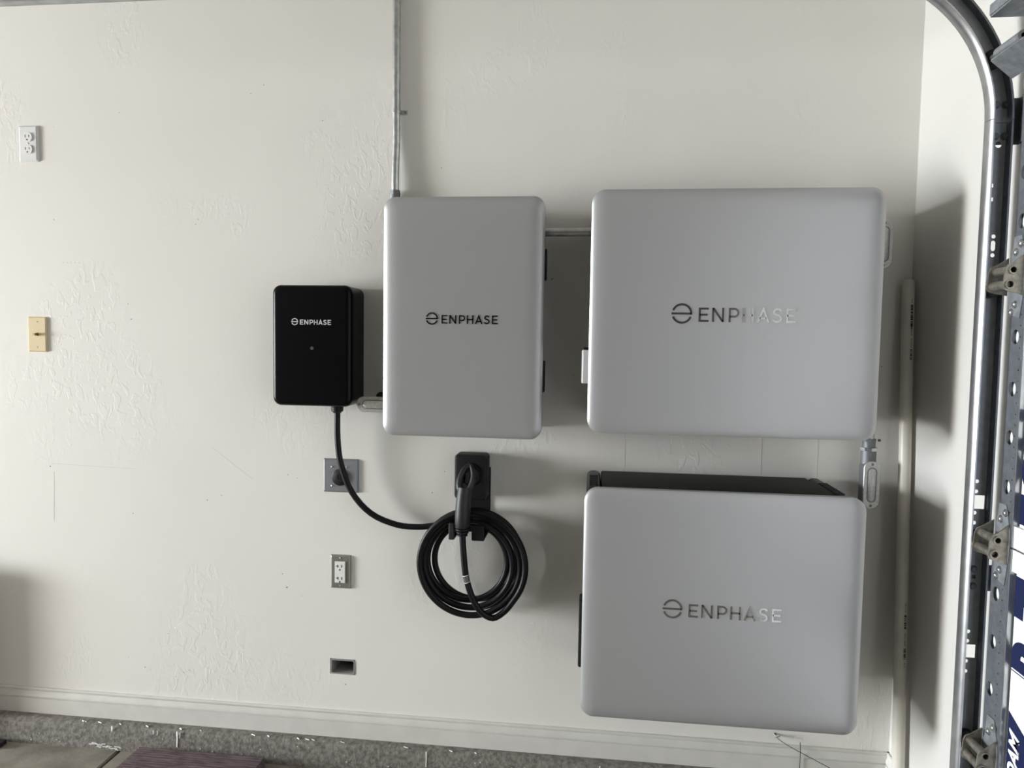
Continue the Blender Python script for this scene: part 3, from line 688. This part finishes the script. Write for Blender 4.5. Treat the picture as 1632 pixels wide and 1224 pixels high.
for k in range(4):
    z0, z1 = SEAMS[k]+.002, SEAMS[k+1]-.002; SY0 = -.579 if k < 2 else -.600
    bm = NB(); quadpatch(bm, SY0-.001, DY1-.02, z0, z1, TH-.004, TH-.002); finish('door_skin', bm, 'door_steel', door)
    for a, b in ((z0, z0+.045), (z1-.045, z1)):
        bm = quadpatch(NB(), SY1-.004, DY1+.06, a, b, .001, TH-.004); finish('rail', bm, 'door_steel', door)
    hs = [circ(y, z, .0155, 18, .8, 1) for y, z in SH if z0+.03 < z < z1-.03]
    # small knockouts along the stile
    zz = z0+.07
    while zz < z1-.07:
        hs.append(circ(-.632 if k > 1 else -.622, zz, .0017, 6)); zz += .0228
    bm = poly_holes(NB(), [(SY0, z0), (SY1, z0), (SY1, z1), (SY0, z1)], hs, lambda a, b: (DX(b), a, b), (.0018, 0, 0))
    st = finish('stile', bm, 'stile_steel', door)
    bm = quadpatch(NB(), SY0, SY0+.0018, z0, z1, 0, TH-.004); finish('stile_edge', bm, 'stile_steel', st)
    bm = quadpatch(NB(), SY0-.001, SY1, z0+.01, z1-.01, .009, .011); finish('stile_backing', bm, 'door_steel', st)
    bm = quadpatch(NB(), SY1+.001, SY1-.003, z0, z1, -.001, .012); finish('stile_lip', bm, 'track_steel', st)
    for ym in (-1.60,):
        bm = quadpatch(NB(), ym, ym-.05, z0, z1, .0, TH-.004); finish('stile', bm, 'stile_steel', door)
    for ya, yb in ((SY1-.008, -1.60), (-1.65, DY1+.06)):
        bm = quadpatch(NB(), ya, yb, z0+.045, z1-.045, .009, TH-.006)
        bd = finish('insulation_board', bm, 'foam_white', door)
        if ya > -1: first = bd
        if ya > -1 and k == 1:
            f = lambda a, b: (DX(a)+.0085, b, a)          # reading direction up, letter tops towards the wall
            text_mesh('lettering', 'R-T', .155, lambda a, b: f(.735+a*.80, -.765+b), 'navy_ink', bd, .009)
            bm = NB(); vs = [bm.verts.new(f(*p)) for p in ((.478, -.653), (.645, -.653), (.60, -.75), (.60, -1.59), (.478, -1.59))]; bm.faces.new(vs)
            finish('printed_band', bm, 'navy_ink', bd)
            ribbon(bm := NB(), [(-.653, .733), (-1.59, .733)], .0022, lambda a, b: f(b, a), (-.0003, 0, 0)); finish('printed_rule', bm, 'navy_ink', bd)
            text_mesh('lettering', 'INSULFOAM', .048, lambda a, b: (lambda q: (q[0]-.0006, q[1], q[2]))(f(.36+a*.93, -.694+b)), 'foam_white', bd, .0015, .35)
        elif ya > -1 and k == 2:
            f = lambda a, b: (DX(a)+.0085, b, a)
            text_mesh('lettering', 'ECH', .155, lambda a, b: f(1.036+a*.80, -.765+b), 'navy_ink', bd, .009)
# hinges with their rollers
def hinge(z, top=False):
    X = DX(z)
    bm = NB()
    pl_ = [(-.590, z-.075), (-.628, z-.085), (-.640, z-.02), (-.640, z+.03), (-.622, z+.085), (-.596, z+.085), (-.588, z+.03), (-.586, z-.03)]
    vs = [bm.verts.new((DX(b)-.0022, a, b)) for a, b in pl_]; f_ = bm.faces.new(vs)
    r_ = bmesh.ops.extrude_face_region(bm, geom=[f_]); bmesh.ops.translate(bm, vec=(.0022, 0, 0), verts=[g for g in r_['geom'] if isinstance(g, bmesh.types.BMVert)])
    hg = finish('hinge', bm, 'galv_dull', door)
    for y, dz in ((-.606, .052), (-.612, -.056), (-.622, .068), (-.6, -.072)):
        bm = NB(); disc(bm, (DX(z+dz)-.002, y, z+dz), (-1, 0, 0), .0085, .0012, 14); disc(bm, (DX(z+dz)-.003, y, z+dz), (-1, 0, 0), .0055, .003, 6, .002); finish('bolt', bm, 'screw_steel', hg, smooth=40)
    # two wing plates carrying the tubes
    for y, s in ((-.5735, .9), (-.6330, 1.0)):
        bm = NB(); tip = X-.036
        out = [(X, z+.048*s), (X, z-.040*s), (X-.012, z-.034)] + [(tip+.008+.014*math.cos(a), z-.017+.014*math.sin(a)) for a in (-PI*.5, -PI*.75, -PI, -PI*1.2)] + [(tip+.013+.015*math.cos(a), z+.013+.015*math.sin(a)) for a in (PI, PI*.75, PI*.5)]
        poly_holes(bm, out, [circ(X-.0235, z+.013, .0070, 14), circ(X-.0285, z-.0165, .0076, 14)], lambda a, b: (a, y, b), (0, -.0035, 0))
        finish('wing_plate', bm, 'hinge_steel', hg)
    for dx, dz, r in ((-.0235, .013, .0088), (-.0285, -.0165, .0095)):
        bm = NB(); n_ = 16; c0, c1 = Vector((X+dx, -.571, z+dz)), Vector((X+dx, -.6395, z+dz)); rg = []
        for c_, q in ((c0, r), (c1, r), (c1, r-.0028), (c1+Vector((0, .03, 0)), r-.0028)): rg.append([bm.verts.new(c_+Vector((q*math.cos(2*PI*j/n_), 0, q*math.sin(2*PI*j/n_)))) for j in range(n_)])
        for a, b in zip(rg, rg[1:]):
            for j in range(n_): bm.faces.new((a[j], a[(j+1)%n_], b[(j+1)%n_], b[j]))
        bm.faces.new(rg[0]); bm.faces.new(rg[-1]); finish('hinge_tube', bm, 'hinge_steel', hg, smooth=40)
    rx = TX+TW/2
    bm = NB(); tube(bm, [(rx, -.503, z-.0165), (rx, -.507, z-.0165), (rx, -.522, z-.0165), (rx, -.526, z-.0165)], [.016, .0205, .0205, .016], 24)
    rl = finish('roller', bm, 'black_plastic', hg, smooth=40)
    ex = X-.0285
    bm = tube(NB(), catmull([(rx, -.525, z-.0165), (rx-.002, -.54, z-.0165), (ex+.002, -.562, z-.0165), (ex, -.575, z-.0165), (ex, -.63, z-.0165)], 3), .0055, 12); finish('stem', bm, 'hinge_steel', rl, smooth=50)
for z in (.43+.09, .985, 1.545): hinge(z)
# top roller carrier and the strut on the top edge
bm = NB(); X = DX(2.0)
bm2 = NB(); vs = [(-.556, 1.998), (-.62, 1.965), (-.80, 1.965), (-.80, 2.02), (-.62, 2.02)]
for ya, yb in ((-.556, -.72),):
    q = [(X-.048, 2.004), (X-.046, 2.008), (X-.006, 1.972), (X-.004, 1.966)]
    A_ = [bm.verts.new((a, ya, b)) for a, b in q]; B_ = [bm.verts.new((a, yb, b)) for a, b in q]
    for k in range(4): bm.faces.new((A_[k], A_[(k+1) % 4], B_[(k+1) % 4], B_[k]))
    bm.faces.new(A_); bm.faces.new(B_)
box(bm, X-.003, X, -.72, -.598, 1.93, 2.05)
tc_ = finish('top_carrier', bm, 'galv_dull', door)
bm = tube(NB(), [(X-.030, -.552, 2.022), (X-.030, -.64, 2.022)], .0115, 16); finish('carrier_tube', bm, 'galv_dull', tc_, smooth=40)
bm = tube(NB(), [(X-.030, -.50-.012, 2.022), (X-.030, -.64, 2.022)], .0055, 12); finish('stem', bm, 'hinge_steel', tc_, smooth=40)
bm = NB(); tube(bm, [(.846, -.503, 2.022), (.846, -.507, 2.022), (.846, -.522, 2.022), (.846, -.526, 2.022)], [.016, .0205, .0205, .016], 24); finish('roller', bm, 'black_plastic', tc_, smooth=40)
bm = NB(); box(bm, X-.075, X, -1.2, -.60, 2.075, 2.079); box(bm, X-.077, X-.073, -1.2, -.60, 2.079, 2.10); box(bm, X-.004, X, -1.2, -.60, 2.055, 2.10)
finish('strut', bm, 'galv_dull', door)
print('OBJECTS', len(bpy.data.objects))
